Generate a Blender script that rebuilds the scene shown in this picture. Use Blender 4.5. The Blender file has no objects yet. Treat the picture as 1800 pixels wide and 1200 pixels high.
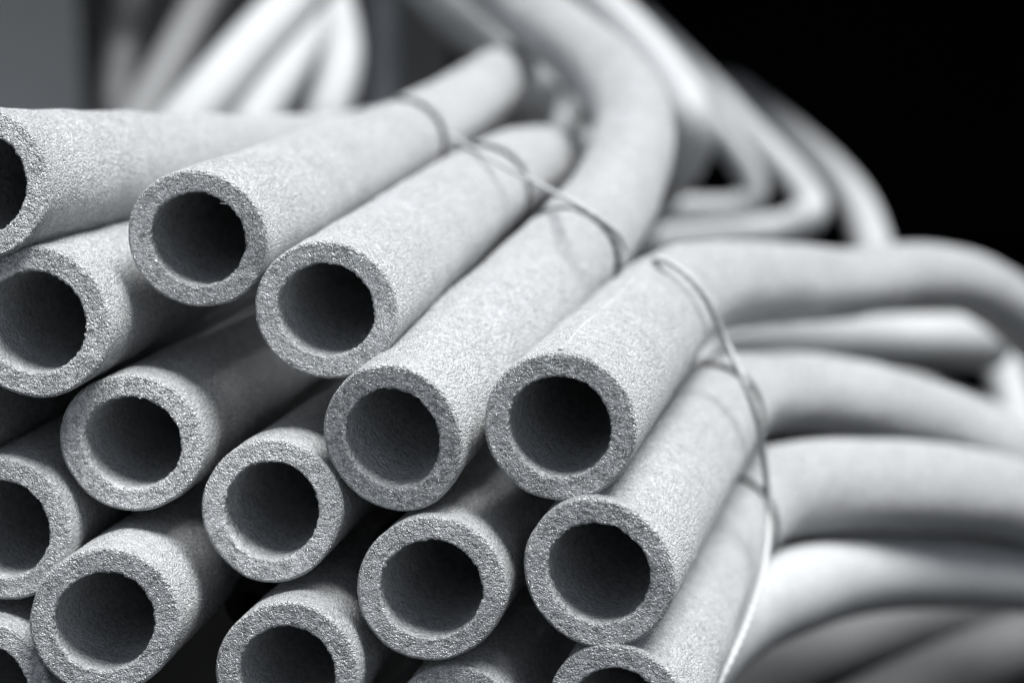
import bpy, math
import numpy as np
from mathutils import Vector, Matrix

sc = bpy.context.scene
COL = sc.collection

# ------------------------------------------------------------------ camera
LENS = 60.0
FPX = LENS / 36.0 * 1800.0
CAM = Vector((0.0, 0.0, 0.62))
PITCH = math.radians(13.3)
cam_d = bpy.data.cameras.new('camera')
cam = bpy.data.objects.new('camera', cam_d)
COL.objects.link(cam)
cam.location = CAM
cam.rotation_euler = (math.radians(90) - PITCH, 0, 0)
cam_d.lens = LENS
cam_d.sensor_width = 36.0
cam_d.clip_start = 0.02
cam_d.clip_end = 200.0
cam_d.dof.use_dof = True
cam_d.dof.focus_distance = 0.412
cam_d.dof.aperture_fstop = 7.0
cam_d.dof.aperture_blades = 0
sc.camera = cam

# ------------------------------------------------------------------ light
SUN_DIR = Vector((0.30, -0.03, 0.95)).normalized()      # towards the sun
elev = math.asin(SUN_DIR.z)
azim = math.atan2(SUN_DIR.x, SUN_DIR.y)
world = bpy.data.worlds.new("World")
sc.world = world
world.use_nodes = True
wn = world.node_tree
wn.nodes.clear()
sky = wn.nodes.new('ShaderNodeTexSky')
sky.sky_type = 'NISHITA'
sky.sun_disc = False
sky.sun_elevation = elev
sky.sun_rotation = azim
hs = wn.nodes.new('ShaderNodeHueSaturation')            # black-and-white photograph with a faint cool tone
hs.inputs['Saturation'].default_value = 0.30
bgn = wn.nodes.new('ShaderNodeBackground')
bgn.inputs['Strength'].default_value = 0.075
wo = wn.nodes.new('ShaderNodeOutputWorld')
wn.links.new(sky.outputs['Color'], hs.inputs['Color'])
wn.links.new(hs.outputs['Color'], bgn.inputs['Color'])
wn.links.new(bgn.outputs['Background'], wo.inputs['Surface'])

sun_d = bpy.data.lights.new('sun', 'SUN')
sun_d.energy = 5.0
sun_d.angle = math.radians(32)
sun_d.color = (1.0, 1.0, 0.995)
sun = bpy.data.objects.new('sun', sun_d)
COL.objects.link(sun)
sun.rotation_euler = SUN_DIR.to_track_quat('Z', 'Y').to_euler()
sun.location = (1, 1, 4)

sc.view_settings.view_transform = 'Standard'
sc.view_settings.look = 'None'
sc.view_settings.exposure = 0.77
sc.view_settings.gamma = 1.0
sc.render.engine = 'CYCLES'
sc.cycles.max_bounces = 8
sc.cycles.diffuse_bounces = 5

# ------------------------------------------------------------------ helpers
R = 0.018          # outer radius of a tube, metres
RB = 0.01215        # radius of its bore
rng = np.random.default_rng(7)
cp, sp_ = math.cos(PITCH), math.sin(PITCH)

def at(px, py, z):
    """a point seen at (px, py) in the 1800 x 1200 photograph, z metres in front of the lens"""
    x = (px - 900.0) / FPX * z
    y = -(py - 600.0) / FPX * z
    return np.array([CAM.x + x, CAM.y + y * sp_ + z * cp, CAM.z + y * cp - z * sp_])

def hash3(i, j, k, s):
    h = (i * 374761393 + j * 668265263 + k * 2147483647 + s * 1274126177) & 0xffffffff
    h = ((h ^ (h >> 13)) * 1274126177) & 0xffffffff
    h = (h ^ (h >> 16)) & 0xffffffff
    return h.astype(np.float64) / 4294967295.0

def worley(p):
    """distance to nearest feature point, cell size 1"""
    b = np.floor(p).astype(np.int64)
    best = np.full(len(p), 9.0)
    for dx in (-1, 0, 1):
        for dy in (-1, 0, 1):
            for dz in (-1, 0, 1):
                c = b + np.array([dx, dy, dz])
                f = np.stack([hash3(c[:, 0], c[:, 1], c[:, 2], s) for s in (1, 2, 3)], 1)
                d = ((c + f - p) ** 2).sum(1)
                best = np.minimum(best, d)
    return np.sqrt(best)

def vnoise(p):
    b = np.floor(p).astype(np.int64)
    t = p - b
    t = t * t * (3 - 2 * t)
    out = np.zeros(len(p))
    for dx in (0, 1):
        for dy in (0, 1):
            for dz in (0, 1):
                w = (t[:, 0] if dx else 1 - t[:, 0]) * (t[:, 1] if dy else 1 - t[:, 1]) * (t[:, 2] if dz else 1 - t[:, 2])
                out += w * hash3(b[:, 0] + dx, b[:, 1] + dy, b[:, 2] + dz, 5)
    return out * 2 - 1

def catmull(P, step):
    P = [np.array(p, float) for p in P]
    P = [2 * P[0] - P[1]] + P + [2 * P[-1] - P[-2]]
    out = []
    for i in range(1, len(P) - 2):
        p0, p1, p2, p3 = P[i - 1:i + 3]
        t0 = 0.0
        t1 = t0 + max(np.linalg.norm(p1 - p0), 1e-9) ** 0.5
        t2 = t1 + max(np.linalg.norm(p2 - p1), 1e-9) ** 0.5
        t3 = t2 + max(np.linalg.norm(p3 - p2), 1e-9) ** 0.5
        n = max(2, int(np.linalg.norm(p2 - p1) / step))
        for t in np.linspace(t1, t2, n, endpoint=False):
            A1 = (t1 - t) / (t1 - t0) * p0 + (t - t0) / (t1 - t0) * p1
            A2 = (t2 - t) / (t2 - t1) * p1 + (t - t1) / (t2 - t1) * p2
            A3 = (t3 - t) / (t3 - t2) * p2 + (t - t2) / (t3 - t2) * p3
            B1 = (t2 - t) / (t2 - t0) * A1 + (t - t0) / (t2 - t0) * A2
            B2 = (t3 - t) / (t3 - t1) * A2 + (t - t1) / (t3 - t1) * A3
            out.append((t2 - t) / (t2 - t1) * B1 + (t - t1) / (t2 - t1) * B2)
    out.append(P[-2])
    return np.array(out)

class Path:
    """centreline with arc length and rotation-minimising frames"""
    def __init__(self, pts):
        c = catmull(pts, 0.004)
        if len(c) > 12:                                   # take the small corners out of the interpolation
            for _ in range(6):
                c[2:-2] = 0.25 * c[1:-3] + 0.5 * c[2:-2] + 0.25 * c[3:-1]
        self.c = c
        d = np.linalg.norm(np.diff(c, axis=0), axis=1)
        self.s = np.concatenate([[0], np.cumsum(d)])
        self.L = self.s[-1]
        t = np.gradient(c, axis=0)
        t /= np.linalg.norm(t, axis=1)[:, None]
        self.t = t
        up = np.array([0, 0, 1.0])
        n = up - t[0] * up.dot(t[0])
        n /= np.linalg.norm(n)
        N = [n]
        for i in range(1, len(c)):
            n = N[-1] - t[i] * N[-1].dot(t[i])
            n /= np.linalg.norm(n)
            N.append(n)
        self.n = np.array(N)

    def frame(self, s):
        s = np.asarray(s, float)
        f = lambda a: np.stack([np.interp(s, self.s, a[:, k]) for k in range(3)], -1)
        c, t, n = f(self.c), f(self.t), f(self.n)
        t /= np.linalg.norm(t, axis=-1, keepdims=True)
        n -= t * (n * t).sum(-1, keepdims=True)
        n /= np.linalg.norm(n, axis=-1, keepdims=True)
        return c, t, n, np.cross(t, n)

def grid_mesh(name, V, closed_u, mat, parent, origin):
    """V: rows x segs x 3 world positions -> mesh object"""
    rows, segs, _ = V.shape
    me = bpy.data.meshes.new(name)
    verts = (V.reshape(-1, 3) - origin).astype(np.float32)
    r = np.arange(rows - 1)[:, None]
    q = np.arange(segs if closed_u else segs - 1)[None, :]
    q2 = (q + 1) % segs
    F = np.stack([r * segs + q, r * segs + q2, (r + 1) * segs + q2, (r + 1) * segs + q], -1).reshape(-1, 4)
    me.vertices.add(len(verts))
    me.vertices.foreach_set('co', verts.ravel())
    me.loops.add(F.size)
    me.loops.foreach_set('vertex_index', F.ravel().astype(np.int32))
    me.polygons.add(len(F))
    me.polygons.foreach_set('loop_start', (np.arange(len(F)) * 4).astype(np.int32))
    me.polygons.foreach_set('use_smooth', np.ones(len(F), bool))
    me.update(calc_edges=True)
    me.materials.append(mat)
    o = bpy.data.objects.new(name, me)
    COL.objects.link(o)
    if parent is not None:
        o.parent = parent
    else:
        o.location = origin
    return o

# ------------------------------------------------------------------ materials
def nd(nt, typ, **kw):
    n = nt.nodes.new(typ)
    for k, v in kw.items():
        setattr(n, k, v)
    return n

def foam(name, lo, hi, cell=0.0009, bump=0.0004, rough=0.38, fine=0.5, spec=0.5, sss=0.0, glint_grain=0.0, c0=0.55, c1=1.55):
    m = bpy.data.materials.new(name)
    m.use_nodes = True
    nt = m.node_tree
    b = nt.nodes['Principled BSDF']
    tc = nd(nt, 'ShaderNodeTexCoord')
    oi = nd(nt, 'ShaderNodeObjectInfo')
    off = nd(nt, 'ShaderNodeVectorMath', operation='ADD')
    mulr = nd(nt, 'ShaderNodeMath', operation='MULTIPLY')
    mulr.inputs[1].default_value = 0.7
    nt.links.new(oi.outputs['Random'], mulr.inputs[0])
    nt.links.new(tc.outputs['Object'], off.inputs[0])
    nt.links.new(mulr.outputs[0], off.inputs[1])
    co = off.outputs[0]
    # bubbles of the foam
    vo = nd(nt, 'ShaderNodeTexVoronoi')
    vo.inputs['Scale'].default_value = 1.0 / cell
    vo.inputs['Randomness'].default_value = 1.0
    nt.links.new(co, vo.inputs['Vector'])
    v2 = nd(nt, 'ShaderNodeTexVoronoi')
    v2.inputs['Scale'].default_value = 2.3 / cell
    nt.links.new(co, v2.inputs['Vector'])
    nz = nd(nt, 'ShaderNodeTexNoise')
    nz.inputs['Scale'].default_value = 0.25 / cell
    nz.inputs['Detail'].default_value = 4
    nt.links.new(co, nz.inputs['Vector'])
    big = nd(nt, 'ShaderNodeTexNoise')
    big.inputs['Scale'].default_value = 35
    big.inputs['Detail'].default_value = 3
    nt.links.new(co, big.inputs['Vector'])
    # height
    a = nd(nt, 'ShaderNodeMath', operation='MULTIPLY')
    nt.links.new(v2.outputs['Distance'], a.inputs[0]); a.inputs[1].default_value = fine
    s = nd(nt, 'ShaderNodeMath', operation='ADD')
    nt.links.new(vo.outputs['Distance'], s.inputs[0]); nt.links.new(a.outputs[0], s.inputs[1])
    inv = nd(nt, 'ShaderNodeMath', operation='SUBTRACT'); inv.inputs[0].default_value = 1.2
    nt.links.new(s.outputs[0], inv.inputs[1])
    bp = nd(nt, 'ShaderNodeBump')
    bp.inputs['Strength'].default_value = 1.0
    bp.inputs['Distance'].default_value = bump
    nt.links.new(inv.outputs[0], bp.inputs['Height'])
    nt.links.new(bp.outputs['Normal'], b.inputs['Normal'])
    # colour: each bubble wall a little lighter or darker, slow drift over the length
    sep = nd(nt, 'ShaderNodeSeparateColor')
    nt.links.new(vo.outputs['Color'], sep.inputs['Color'])
    mx = nd(nt, 'ShaderNodeMath', operation='MULTIPLY_ADD')
    nt.links.new(sep.outputs[0], mx.inputs[0]); mx.inputs[1].default_value = 0.5
    nt.links.new(nz.outputs['Fac'], mx.inputs[2])
    m2 = nd(nt, 'ShaderNodeMath', operation='MULTIPLY_ADD')
    nt.links.new(big.outputs['Fac'], m2.inputs[0]); m2.inputs[1].default_value = 0.6
    nt.links.new(mx.outputs[0], m2.inputs[2])
    mr = nd(nt, 'ShaderNodeMapRange')
    mr.inputs['From Min'].default_value = c0
    mr.inputs['From Max'].default_value = c1
    nt.links.new(m2.outputs[0], mr.inputs['Value'])
    mc = nd(nt, 'ShaderNodeMix', data_type='RGBA')
    mc.inputs['A'].default_value = (lo, lo * 1.035, lo * 1.06, 1)
    mc.inputs['B'].default_value = (hi, hi * 1.025, hi * 1.045, 1)
    nt.links.new(mr.outputs['Result'], mc.inputs['Factor'])
    colour = mc.outputs['Result']
    if glint_grain:                                             # scattered bright bubble walls, the foam's sparkle painted into their colour
        v3 = nd(nt, 'ShaderNodeTexVoronoi')
        v3.inputs['Scale'].default_value = 1.0 / 0.00062
        nt.links.new(co, v3.inputs['Vector'])
        s3 = nd(nt, 'ShaderNodeSeparateColor')
        nt.links.new(v3.outputs['Color'], s3.inputs['Color'])
        g = nd(nt, 'ShaderNodeMapRange', interpolation_type='SMOOTHSTEP')
        g.inputs['From Min'].default_value = 0.35
        g.inputs['From Max'].default_value = 0.80
        g.inputs['To Max'].default_value = glint_grain
        dm = nd(nt, 'ShaderNodeMath', operation='MULTIPLY_ADD')
        dm.inputs[1].default_value = -0.55
        nt.links.new(v3.outputs['Distance'], dm.inputs[0])
        nt.links.new(s3.outputs[0], dm.inputs[2])
        nt.links.new(dm.outputs[0], g.inputs['Value'])
        gm = nd(nt, 'ShaderNodeMix', data_type='RGBA')
        gm.inputs['B'].default_value = (0.97, 0.98, 0.99, 1)
        nt.links.new(g.outputs['Result'], gm.inputs['Factor'])
        nt.links.new(colour, gm.inputs['A'])
        colour = gm.outputs['Result']
    nt.links.new(colour, b.inputs['Base Color'])
    # roughness varies from bubble to bubble
    rr = nd(nt, 'ShaderNodeMapRange')
    rr.inputs['To Min'].default_value = max(0.08, rough - 0.2)
    rr.inputs['To Max'].default_value = min(1.0, rough + 0.2)
    nt.links.new(sep.outputs[1], rr.inputs['Value'])
    nt.links.new(rr.outputs['Result'], b.inputs['Roughness'])
    b.inputs['Specular IOR Level'].default_value = spec
    if sss:
        b.inputs['Subsurface Weight'].default_value = sss
        b.inputs['Subsurface Radius'].default_value = (1, 1, 1)
        b.inputs['Subsurface Scale'].default_value = 0.0008
    return m

def flat(name, c, rough=0.8, noise=0.0, scale=20, bump=0.0, spec=0.1):
    m = bpy.data.materials.new(name)
    m.use_nodes = True
    nt = m.node_tree
    b = nt.nodes['Principled BSDF']
    b.inputs['Roughness'].default_value = rough
    b.inputs['Specular IOR Level'].default_value = spec
    tc = nd(nt, 'ShaderNodeTexCoord')
    nz = nd(nt, 'ShaderNodeTexNoise')
    nz.inputs['Scale'].default_value = scale
    nz.inputs['Detail'].default_value = 5
    nt.links.new(tc.outputs['Object'], nz.inputs['Vector'])
    mc = nd(nt, 'ShaderNodeMix', data_type='RGBA')
    mc.inputs['A'].default_value = (c * (1 - noise), c * (1 - noise) * 1.02, c * (1 - noise) * 1.03, 1)
    mc.inputs['B'].default_value = (c * (1 + noise), c * (1 + noise) * 1.02, c * (1 + noise) * 1.03, 1)
    nt.links.new(nz.outputs['Fac'], mc.inputs['Factor'])
    nt.links.new(mc.outputs['Result'], b.inputs['Base Color'])
    if bump:
        bp = nd(nt, 'ShaderNodeBump')
        bp.inputs['Distance'].default_value = bump
        nt.links.new(nz.outputs['Fac'], bp.inputs['Height'])
        nt.links.new(bp.outputs['Normal'], b.inputs['Normal'])
    return m

M_SKIN = foam('foam_skin', 0.38, 0.66, bump=0.0012, rough=0.27, fine=0.9, spec=0.8, sss=0.3, glint_grain=0.45)
M_BG = foam('foam_skin_dimmed', 0.30, 0.42, bump=0.0003, rough=0.42)  # same foam as the skin, base darkened to hold back strong sun
M_CUT = foam('foam_cut_end', 0.40, 0.82, cell=0.00085, bump=0.0010, rough=0.24, fine=1.0, spec=1.0, sss=0.4, glint_grain=0.95, c0=0.80, c1=1.25)
M_BORE = foam('foam_bore', 0.36, 0.62, bump=0.0007, rough=0.34, spec=0.6, sss=0.2, glint_grain=0.35)
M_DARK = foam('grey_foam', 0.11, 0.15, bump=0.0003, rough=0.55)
M_SHADE = foam('shade_dark_foam', 0.055, 0.08, bump=0.0003, rough=0.5)  # shade put into the base colour of the low right tubes
M_SEAM = foam('foam_seam', 0.42, 0.62, cell=0.0007, bump=0.0006)
M_STRING = flat('string_fibre', 0.40, 0.75, 0.2, 900, 0.0003)
M_STRING_SHADE = flat('shade_string_fibre', 0.06, 0.8, 0.25, 900, 0.0003)  # shadow of the pressed grooves put into the string colour
M_FLOOR = flat('dark_floor', 0.003, 0.9, 0.4, 6, 0.0, 0.0)
M_WALL = flat('dark_wall', 0.004, 0.9, 0.4, 1.5, 0.0, 0.0)
M_PANEL2 = flat('dark_panel_paint', 0.24, 0.8, 0.3, 3)
M_BLOCKER = flat('light_blocker_board', 0.25, 0.8, 0.2, 4)
M_GREY = flat('grey_panel', 0.78, 0.8, 0.15, 3)

def tag(o, label, cat, group=None):
    o['label'] = label
    o['category'] = cat
    if group:
        o['group'] = group

# ------------------------------------------------------------------ tubes
PATHS = {}

def ring_rows(path, s, rad, segs, theta=None):
    c, t, n, bi = path.frame(s)
    th = np.linspace(0, 2 * math.pi, segs, endpoint=False) if theta is None else theta
    rad = np.asarray(rad)
    if rad.ndim == 1:
        rad = rad[:, None]
    dirs = n[:, None, :] * np.cos(th)[None, :, None] + bi[:, None, :] * np.sin(th)[None, :, None]
    return c[:, None, :] + dirs * rad[..., None], dirs, t

def make_tube(key, pts, label, group='foam tubes tied in the front bundle', detail=True, grooves=(), mats=None,
              rad=R, bore=RB, squash=0.0, fray=1.0):
    path = Path([at(x, y, FPX * rad / r) for x, y, r in pts])
    PATHS[key] = path
    L = path.L
    segs = 232 if detail else 40
    if detail:
        fr = np.arange(0.0010, 0.034, 0.0005)
        md = np.arange(0.034, min(0.20, L * 0.5), 0.0016)
        fa = np.arange(md[-1] + 0.004, L - 0.001, 0.005)
        s_out = np.concatenate([fr, md, fa])
    else:
        s_out = np.arange(0.0010, L - 0.001, 0.006)
    s_out = s_out[::-1]
    r_out = np.full(len(s_out), rad)
    for g in grooves:
        sg = g[0]
        r_out = r_out - g[1] * np.exp(-((s_out - sg) / g[2]) ** 2)
    # profile: skin (far -> front), rounded lip, cut face, bore (front -> far)
    lr = 0.0009
    la = np.radians([12, 30, 48, 66, 82])
    lip_s = list(lr * (1 - np.sin(la)))
    lip_r = list(rad - lr * (1 - np.cos(la)))
    nf = 15 if detail else 2
    face_r = np.linspace(rad - 0.0012, bore + 0.0003, nf)
    b_s = np.concatenate([np.arange(0.0003, 0.022, 0.0007), np.arange(0.024, 0.1, 0.003), np.arange(0.11, L - 0.001, 0.02)]) if detail \
        else np.arange(0.002, L - 0.001, 0.02)
    S = np.concatenate([s_out, lip_s, np.zeros(nf), b_s])
    RR = np.concatenate([r_out, lip_r, face_r, np.full(len(b_s), bore)])
    V, dirs, T = ring_rows(path, S, RR, segs)
    n_skin = len(s_out) + 5
    i_face0 = n_skin - 1
    i_face1 = n_skin + nf
    if detail:
        flatp = V.reshape(-1, 3)
        seed = rng.random(3) * 50
        front = np.repeat(S < 0.06, segs)
        disp = np.zeros(len(flatp))
        P = flatp[front] * (1 / 0.0012) + seed
        w = 0.5 - worley(P)
        disp[front] = w
        low = vnoise(flatp * 55 + seed) * 0.0005 + vnoise(flatp * 160 + seed) * 0.00018
        isface = np.zeros(len(S), bool); isface[n_skin:n_skin + nf] = True
        isbore = np.zeros(len(S), bool); isbore[n_skin + nf:] = True
        fade = np.clip(1 - (S - 0.03) / 0.03, 0, 1)
        D = disp.reshape(len(S), segs)
        Lw = low.reshape(len(S), segs)
        ampr = np.where(isface, 0.0, 0.00014) * fade
        ampt = np.where(isface, 0.00020, 0.0)
        # frayed edge of the bore
        edge_in = np.exp(-(np.abs(RR - bore) / 0.0012) ** 2) * (S < 0.004)
        jag = vnoise(flatp * 900 + seed).reshape(len(S), segs) * 0.00022 + vnoise(flatp * 2200 + seed).reshape(len(S), segs) * 0.0003
        sgn = np.where(isbore, -1.0, 1.0)[:, None]
        dr = D * ampr[:, None] * sgn + Lw + edge_in[:, None] * jag * fray
        # slightly oval, each tube its own way
        th = np.linspace(0, 2 * math.pi, segs, endpoint=False)
        ph = rng.random() * 6.28
        oval = (0.008 + 0.028 * rng.random()) * np.cos(2 * (th - ph))[None, :] * RR[:, None]
        V = V + dirs * (dr + oval)[..., None] - T[:, None, :] * (D * ampt[:, None] + Lw * 0.8 * (S < 0.003)[:, None])[..., None]
        # no two cuts are quite square to the tube
        tilt = 0.02 + 0.07 * rng.random()
        slant = tilt * np.cos(th - rng.random() * 6.28)[None, :] * RR[:, None] * np.exp(-S / 0.025)[:, None]
        V = V + T[:, None, :] * slant[..., None]
    # far end: close the ring
    far, _, _ = ring_rows(path, np.array([S[0], S[0]]), np.array([rad - 0.0001, bore]), segs)
    origin = path.c[0].copy()
    if detail:
        e = bpy.data.objects.new('foam_tube', None)
        e.empty_display_size = 0.02
        COL.objects.link(e)
        e.location = origin
        tag(e, label, 'foam tube', group)
        ms = mats or (M_SKIN, M_CUT, M_BORE)
        skin = np.concatenate([far[1:2], V[:n_skin]], 0)
        grid_mesh('outer_skin', skin, True, ms[0], e, origin)
        grid_mesh('cut_end', V[i_face0:i_face1 + 1], True, ms[1], e, origin)
        grid_mesh('bore', V[i_face1:], True, ms[2], e, origin)
        return e
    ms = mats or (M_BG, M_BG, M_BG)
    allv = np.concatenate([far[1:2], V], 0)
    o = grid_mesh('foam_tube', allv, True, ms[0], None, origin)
    tag(o, label, 'foam tube', group)
    return o

def vp(px, py, r, V, k):
    """the point further down a straight tube that starts at (px,py,r) and runs to vanishing point V, k = radius ratio"""
    return (V[0] + (px - V[0]) * k, V[1] + (py - V[1]) * k, r * k)

def inner_V(px, py):
    return (1100 + 0.50 * (px - 65), 170 + 0.15 * (py - 570))

G_IN = 'foam tubes tied in the front bundle'
front = {
 'A': ([(-45, 324, 129), (584, 268, 66), (720, 235, 54), (860, 200, 46)], 'topmost foam tube at the left edge, its cut end half out of frame'),
 'B': ([(348, 421, 119), (722, 242, 71), (815, 186, 61), (870, 147, 56), (916, 130, 51), (938, 165, 45), (925, 225, 41), (905, 290, 38)],
       'pale foam tube with a stray fibre in its bore, highest whole cut end'),
 'C': ([(573, 545, 119), (865, 325, 77), (925, 291, 67), (985, 284, 58), (1055, 292, 52), (1120, 310, 46)],
       'foam tube lying against the right of the one with a stray fibre in its bore'),
 'D': ([(690, 772, 127), (1022, 425, 87), (1085, 335, 79), (1114, 240, 73), (1083, 152, 66), (1003, 76, 60), (908, 2, 56), (805, -80, 53), (700, -160, 51)],
       'pale foam tube that bends up and left in a big curve behind the string'),
 'E': ([(983, 750, 131), (1185, 528, 88), (1235, 508, 82), (1290, 500, 77), (1400, 499, 69), (1500, 498, 61), (1600, 484, 57), (1700, 496, 55), (1790, 552, 53), (1870, 650, 51), (1930, 780, 50)],
       'rightmost large cut end, pale foam tube with a lengthwise seam on top'),
 'F': ([(1051, 1008, 131), (1258, 722, 86), (1315, 694, 76), (1390, 690, 72), (1511, 704, 70), (1650, 743, 68), (1800, 812, 66), (1920, 884, 64)],
       'pale foam tube under the seamed one, curving off to the right edge'),
 'G': ([(1090, 1262, 128), (1292, 908, 82), (1345, 868, 81), (1420, 856, 80), (1570, 852, 77), (1700, 862, 74), (1800, 885, 71), (1920, 930, 68)],
       'pale foam tube at the bottom edge, only the top of its cut end showing'),
 'H': ([(65, 567, 126), (478, 392, 78), (640, 335, 56), (760, 285, 46)], 'foam tube near the left edge, second cut end down, its bore touching the frame'),
 'I': ([(230, 778, 119)], 'shaded foam tube in the second row under the one with the stray fibre'),
 'J': ([(477, 897, 121)], 'shaded foam tube wedged between its neighbours at the middle of the bundle'),
 'K': ([(757, 1037, 127)], 'lowest cut end that shows whole, shaded foam tube left of a dark gap'),
 'L': ([(6, 930, 120)], 'foam tube cut in half by the left edge, third cut end down'),
 'M': ([(183, 1091, 128)], 'foam tube low on the left with a wide round bore above the bottom edge'),
 'N': ([(503, 1186, 126)], 'foam tube half cut off by the bottom edge left of the middle'),
 'O': ([(-32, 1216, 122)], 'foam tube in the bottom left corner, a sliver of its cut end showing'),
 'P': ([(800, 1292, 122)], 'foam tube at the bottom edge of which only the top of the skin shows'),
 'R': ([(310, 1440, 120), (640, 1170, 76), (820, 1020, 50)], 'foam tube just below the bottom edge, under the two lowest cut ends at the left'),
 'S': ([(620, 1490, 120)], 'foam tube below the bottom edge, hardly showing in the dark gap'),
 'T': ([(900, 1520, 120)], 'foam tube below the bottom edge left of the cut end at the bottom'),
'U': ([(-185, 450, 122)], 'added foam tube outside the left edge beside the two topmost ones'),  # this outer column is added, unseen, to block light from the left
 'V': ([(-300, 655, 122)], 'added foam tube outside the left edge, second of the outer column'),
 'W': ([(-245, 960, 122)], 'added foam tube outside the left edge beside the third cut end down'),
 'X': ([(-300, 1210, 122)], 'added foam tube outside the left edge near the bottom corner'),
 'Q': ([(-170, 770, 120)], 'foam tube beyond the left edge, its dark flank filling a gap at the left'),
}
gro = {'B': (0.545,), 'C': (0.52,), 'D': (0.47,), 'E': (0.47,), 'F': (0.50,), 'G': (0.52,)}

def s_at_ratio(path, r):
    """arc length where the tube looks r pixels in radius"""
    fwd = np.array([0, cp, -sp_])
    z = (path.c - np.array(CAM)) @ fwd
    i = int(np.argmax(z >= FPX * R / r))
    return path.s[i]

ring_r = {'B': 73, 'C': 80, 'D': 91, 'F': 88.5, 'G': 84, 'E': 90}
for key, (pts, label) in front.items():
    pts = [(x, y, r * (1.045 if j < 2 else 1.02)) for j, (x, y, r) in enumerate(pts)]
    if len(pts) == 1:
        p = pts[0]
        V = inner_V(p[0], p[1])
        pts = [p, vp(*p, V, 0.62), vp(*p, V, 0.36)]
    rad_k = R * (pts[0][2] / 131.0) ** 0.6
    grooves = []
    if key in ring_r:
        tmp = Path([at(x, y, FPX * rad_k / r) for x, y, r in pts])
        sg = s_at_ratio(tmp, ring_r[key] * 1.042 * R / rad_k)
        grooves = [(sg, 0.0019, 0.0045)]
    ob = make_tube(key, pts, label, G_IN, True, grooves, None, rad_k, rad_k * RB / R)
    PATHS[key].rad = rad_k
    if key in ring_r:
        PATHS[key].ring_s = sg
    if key == 'E':
        path = PATHS[key]
        s = np.arange(0.0015, path.ring_s, 0.0012)
        th = np.linspace(-0.014, 0.014, 5) * 1.7 - 0.06
        prof = np.array([-0.0004, 0.00004, -0.00025, 0.00006, -0.0004])
        wob = np.interp(s, np.linspace(0, 0.4, 12), rng.normal(0, 0.03, 12))
        c, t, n, bi = path.frame(s)
        rowsV = []
        for a, pr in zip(th, prof):
            ang = (a + wob)[:, None]
            rowsV.append(c + (n * np.cos(ang) + bi * np.sin(ang)) * (path.rad + 0.0002 + pr))
        grid_mesh('seam', np.stack(rowsV, 1), False, M_SEAM, ob, path.c[0])
    if key == 'B':
        # the stray fibre across the bore
        path = PATHS[key]
        c, t, n, bi = path.frame(np.array([0.001]))
        a = c[0] + n[0] * 0.0078 - bi[0] * -0.0095
        b_ = c[0] + n[0] * 0.0092 - bi[0] * -0.0062 - t[0] * 0.002
        fp = Path([a, (a + b_) / 2 + n[0] * 0.0004, b_])
        s = np.linspace(0, fp.L, 8)
        Vf, _, _ = ring_rows(fp, s, np.full(8, 0.00008), 6)
        grid_mesh('stray_fibre', Vf, True, M_SEAM, ob, path.c[0])

# --- tubes behind, out of focus
G_BG = 'foam tubes bent over behind the bundle'
M_BLK = foam('black_gap_filler', 0.012, 0.02, bump=0.0003, rough=0.7, spec=0.2)  # near-black fillers added so the gaps in the bundle go dark
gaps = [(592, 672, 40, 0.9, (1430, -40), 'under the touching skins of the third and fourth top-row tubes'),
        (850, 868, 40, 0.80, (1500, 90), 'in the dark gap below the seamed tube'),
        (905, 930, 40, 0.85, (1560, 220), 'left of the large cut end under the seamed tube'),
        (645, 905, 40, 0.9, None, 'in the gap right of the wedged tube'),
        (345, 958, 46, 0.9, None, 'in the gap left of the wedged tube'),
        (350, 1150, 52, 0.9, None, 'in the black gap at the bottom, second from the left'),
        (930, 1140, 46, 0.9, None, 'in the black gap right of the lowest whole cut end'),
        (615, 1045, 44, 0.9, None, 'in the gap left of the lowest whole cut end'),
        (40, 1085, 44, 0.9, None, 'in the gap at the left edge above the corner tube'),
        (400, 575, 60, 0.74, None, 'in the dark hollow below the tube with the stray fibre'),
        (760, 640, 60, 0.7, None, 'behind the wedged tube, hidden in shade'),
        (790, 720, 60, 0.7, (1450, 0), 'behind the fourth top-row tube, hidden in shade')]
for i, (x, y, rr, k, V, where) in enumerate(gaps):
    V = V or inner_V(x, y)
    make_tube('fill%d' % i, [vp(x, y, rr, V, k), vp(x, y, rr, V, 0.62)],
              'added black gap filler ' + where, 'black fillers added to darken the gaps of the bundle', False, (), (M_BLK,) * 3, R * rr / 128, 0.003)

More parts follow.
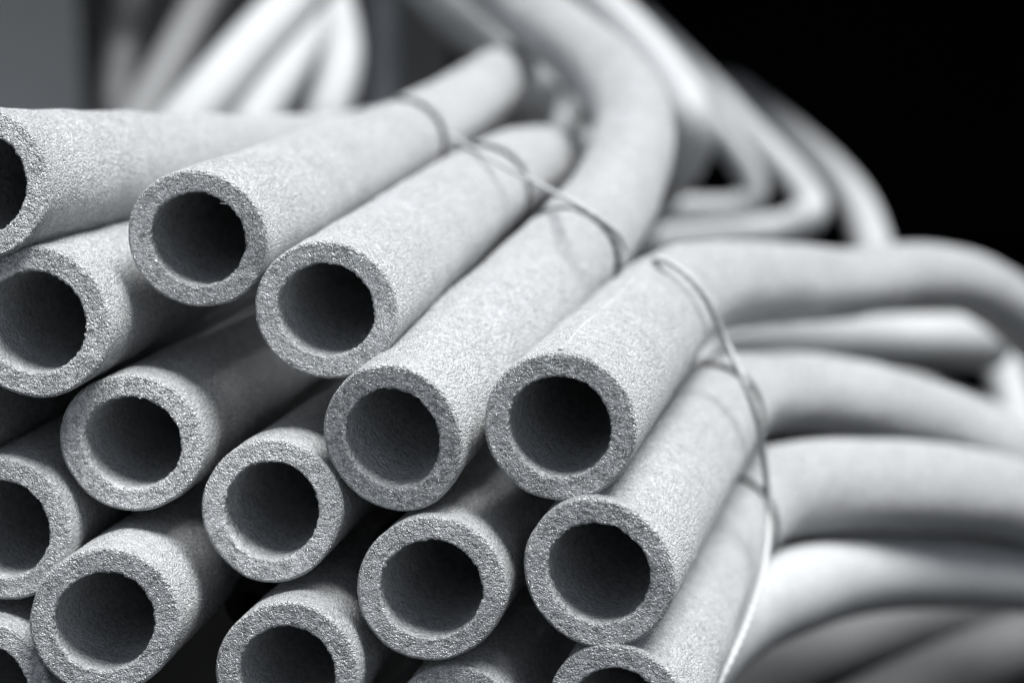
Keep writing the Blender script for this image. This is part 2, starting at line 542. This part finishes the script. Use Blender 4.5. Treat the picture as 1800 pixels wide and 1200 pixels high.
G_UP = 'foam tubes hanging at the top left'
bg = [
 ([(690, -110, 45), (780, 0, 45), (850, 78, 43), (902, 150, 41), (930, 230, 40)], 'foam tube coming down from the top edge behind the rounded end of another', G_BG, None, R),
 ([(1080, 1330, 90), (1235, 1130, 81), (1315, 1070, 78), (1390, 1041, 75), (1480, 1014, 71), (1600, 1003, 67), (1800, 1014, 62), (1940, 1040, 58)], 'foam tube curving right under the two brighter ones at the right', G_BG, None, 0.0161),
 ([(1130, 1480, 80), (1250, 1235, 66), (1340, 1185, 63), (1450, 1145, 60), (1600, 1092, 57), (1760, 1070, 54), (1900, 1070, 52)], 'dim foam tube rising to the right at the bottom, shade put into its colour', G_BG, (M_SHADE,) * 3, R),
 ([(1250, 1420, 66), (1400, 1320, 64), (1600, 1215, 62), (1800, 1130, 58), (1950, 1080, 55)], 'lowest foam tube at the right, in the bottom right corner', G_BG, (M_SHADE,) * 3, R),  # dark base colour carries the shade from the tubes above
 ([(1050, 480, 44), (1150, 340, 44), (1200, 272, 46), (1212, 218, 47), (1168, 135, 45), (1095, 50, 43), (1010, -30, 41), (900, -130, 39)], 'foam tube bending tight against the big curve, just to its right', G_BG, None, R),
 ([(1050, 374, 25), (1140, 371, 25), (1220, 369, 25), (1295, 366, 25), (1326, 346, 25), (1316, 304, 25), (1278, 250, 25), (1232, 196, 25), (1170, 130, 25), (1080, 40, 24), (980, -50, 23)], 'smallest of the foam tubes folded in a sharp V behind the bundle', G_BG, None, 0.0125),
 ([(1050, 440, 31), (1150, 425, 31), (1280, 412, 31), (1385, 402, 31), (1424, 376, 31), (1408, 332, 30), (1362, 280, 29), (1310, 228, 28), (1262, 175, 27), (1200, 110, 25), (1120, 30, 24)], 'middle foam tube of the folded ones, its elbow close above the long wavy tube', G_BG, None, 0.0155),
 ([(1560, 560, 38), (1545, 490, 37), (1530, 425, 35), (1506, 362, 33), (1462, 304, 31), (1400, 246, 29), (1340, 196, 27), (1290, 158, 25), (1262, 150, 22)], 'outermost foam tube of the folded ones, its curve against the black background', G_BG, None, R),
 ([(1180, 640, 42), (1300, 622, 45), (1450, 608, 49), (1600, 601, 50), (1690, 600, 49), (1735, 606, 44)], 'straight foam tube with a blunt end, between two curving ones at the right', G_BG, None, R),
 ([(1300, 690, 40), (1500, 690, 44), (1600, 702, 46), (1700, 735, 47), (1800, 800, 48), (1880, 880, 48)], 'foam tube mostly covered, sloping down under the blunt-ended one', G_BG, None, R),
 ([(1735, 560, 30), (1752, 610, 32), (1770, 670, 34), (1784, 730, 35), (1795, 800, 36)], 'short upright foam tube by the right edge', G_BG, None, R),
]
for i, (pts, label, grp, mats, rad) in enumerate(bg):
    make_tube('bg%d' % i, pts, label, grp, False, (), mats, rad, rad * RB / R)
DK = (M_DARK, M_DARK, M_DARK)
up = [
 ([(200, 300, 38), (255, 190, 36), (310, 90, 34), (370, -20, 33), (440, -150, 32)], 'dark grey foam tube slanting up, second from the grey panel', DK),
 ([(195, 320, 32), (204, 190, 32), (216, 90, 31), (236, -20, 31), (262, -150, 30)], 'very dark foam tube added to soften the edge of the grey panel', (M_SHADE,) * 3),  # added dark strip for the soft shaded edge of the panel
 ([(270, 290, 50), (345, 195, 49), (430, 95, 47), (520, 0, 44), (640, -120, 42)], 'bright foam tube slanting up to the right, widest of the slanting ones', None),
 ([(400, 300, 40), (452, 205, 39), (510, 115, 37), (560, 30, 35), (600, -60, 34)], 'bright foam tube slanting up beside the widest slanting one', None),
 ([(520, 330, 38), (568, 215, 38), (598, 120, 37), (592, 30, 35), (560, -60, 33)], 'pale foam tube bowing to the right across the dark gap', None),
 ([(675, 320, 27), (674, 190, 27), (674, 80, 26), (672, -80, 25)], 'shaded grey upright foam tube behind the bowed one', None),
]
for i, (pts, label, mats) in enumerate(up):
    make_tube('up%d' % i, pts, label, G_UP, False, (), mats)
small = [
 ([(800, 268, 30), (860, 232, 27), (915, 203, 22), (950, 190, 18)], 'short pale offcut showing between two of the bundled tubes', 0.014),
 ([(970, 262, 19), (985, 222, 18), (1003, 178, 16)], 'thin pale offcut standing upright in the gap behind the string', 0.010),
 ([(1034, 262, 16), (1040, 232, 15), (1046, 214, 12)], 'tiny pale offcut in the gap beside the big curve', 0.008),
 ([(1570, 580, 16), (1573, 555, 15), (1577, 534, 13)], 'tiny offcut standing up above the blunt-ended tube', 0.010),
]
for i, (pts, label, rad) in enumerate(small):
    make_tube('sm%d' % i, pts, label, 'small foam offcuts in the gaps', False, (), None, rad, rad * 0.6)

# ------------------------------------------------------------------ strings
def string_mesh(name, P3, rad, mat, label, group=None, twist=True):
    p = Path(P3)
    s = np.arange(0, p.L, 0.0006)
    segs = 10
    c, t, n, bi = p.frame(s)
    th = np.linspace(0, 2 * math.pi, segs, endpoint=False)
    rr = rad * (1 + 0.16 * np.cos(2 * th[None, :] - s[:, None] * 1500)) if twist else np.full((len(s), segs), rad)
    dirs = n[:, None, :] * np.cos(th)[None, :, None] + bi[:, None, :] * np.sin(th)[None, :, None]
    V = c[:, None, :] + dirs * rr[..., None]
    o = grid_mesh(name, V, True, mat, None, p.c[0])
    tag(o, label, 'string', group)
    return o

lab = {'B': 'thin shade-dark string tied round the tube with the stray fibre',
       'C': 'thin shade-dark string tied round the second pale tube, where the light string crosses',
       'D': 'thin shade-dark string tied round the tube that bends up in a big curve',
       'F': 'thin shade-dark string tied round the tube under the seamed one',
       'G': 'thin shade-dark string tied round the tube at the bottom edge, lowest of its kind'}
for k in 'BCDFG':
    path = PATHS[k]
    sr = path.ring_s
    th = np.linspace(0, 2 * math.pi, 49)
    tilt = 0.003 * math.sin(ord(k))
    pts = []
    for a in th:
        c, t, n, bi = path.frame(np.array([sr + tilt * math.cos(a)]))
        pts.append(c[0] + (n[0] * math.cos(a) + bi[0] * math.sin(a)) * (path.rad - 0.0004))
    string_mesh('binding_string', pts, 0.0010, M_STRING_SHADE, lab[k], 'strings tied round single tubes')

def sp3(L):
    return [at(x, y, FPX * R / (r * 1.06)) for x, y, r in L]
string_mesh('light_string', sp3([(790, 240, 76), (838, 266, 86), (900, 300, 90), (965, 334, 90), (1030, 368, 99), (1075, 398, 98), (1100, 440, 92)]), 0.0008, M_STRING,
            'light string stretched slantwise over the tubes at the top of the bundle', 'light strings over the bundle')
string_mesh('light_string', sp3([(1150, 456, 92), (1185, 462, 96), (1225, 492, 97), (1253, 545, 96), (1274, 600, 94), (1300, 648, 96), (1322, 705, 96), (1337, 765, 94),
                                 (1347, 840, 92), (1352, 905, 91), (1348, 970, 95), (1334, 1035, 98), (1308, 1110, 101), (1266, 1195, 105), (1215, 1290, 108)]), 0.0010, M_STRING,
            'light string running down the right side of the bundle', 'light strings over the bundle')
# ------------------------------------------------------------------ setting
def box(name, lo, hi, mat):
    x0, y0, z0 = lo; x1, y1, z1 = hi
    v = [(x0, y0, z0), (x1, y0, z0), (x1, y1, z0), (x0, y1, z0), (x0, y0, z1), (x1, y0, z1), (x1, y1, z1), (x0, y1, z1)]
    f = [(0, 3, 2, 1), (4, 5, 6, 7), (0, 1, 5, 4), (1, 2, 6, 5), (2, 3, 7, 6), (3, 0, 4, 7)]
    me = bpy.data.meshes.new(name)
    me.from_pydata(v, [], f)
    me.materials.append(mat)
    o = bpy.data.objects.new(name, me)
    COL.objects.link(o)
    return o
fl = box('floor', (-30, -30, -0.05), (30, 60, 0.0), M_FLOOR); fl['kind'] = 'structure'
wl = box('wall', (-6, 3.6, 0.001), (6, 3.75, 1.0), M_WALL); wl['kind'] = 'structure'
rf = box('light_blocker', (-4, 0.0, 1.10), (4, 0.20, 1.13), M_BLOCKER); rf['kind'] = 'structure'  # added out of view to shade the front of the bundle
r2 = box('light_blocker', (-4, 1.78, 1.10), (4, 8, 1.13), M_BLOCKER); r2['kind'] = 'structure'  # second blocker, added overhead out of view to dim the far tubes
pn = box('grey_panel', (-2.2, 3.2, 0.001), (-0.80, 3.204, 0.95), M_GREY)
p2 = box('dark_panel', (-1.2, 3.40, 0.001), (-0.12, 3.404, 0.95), M_PANEL2)
tag(p2, 'dark grey panel behind the slanting tubes, right of the plain grey one', 'panel')
tag(pn, 'plain grey panel standing behind the tubes at the top left', 'panel')
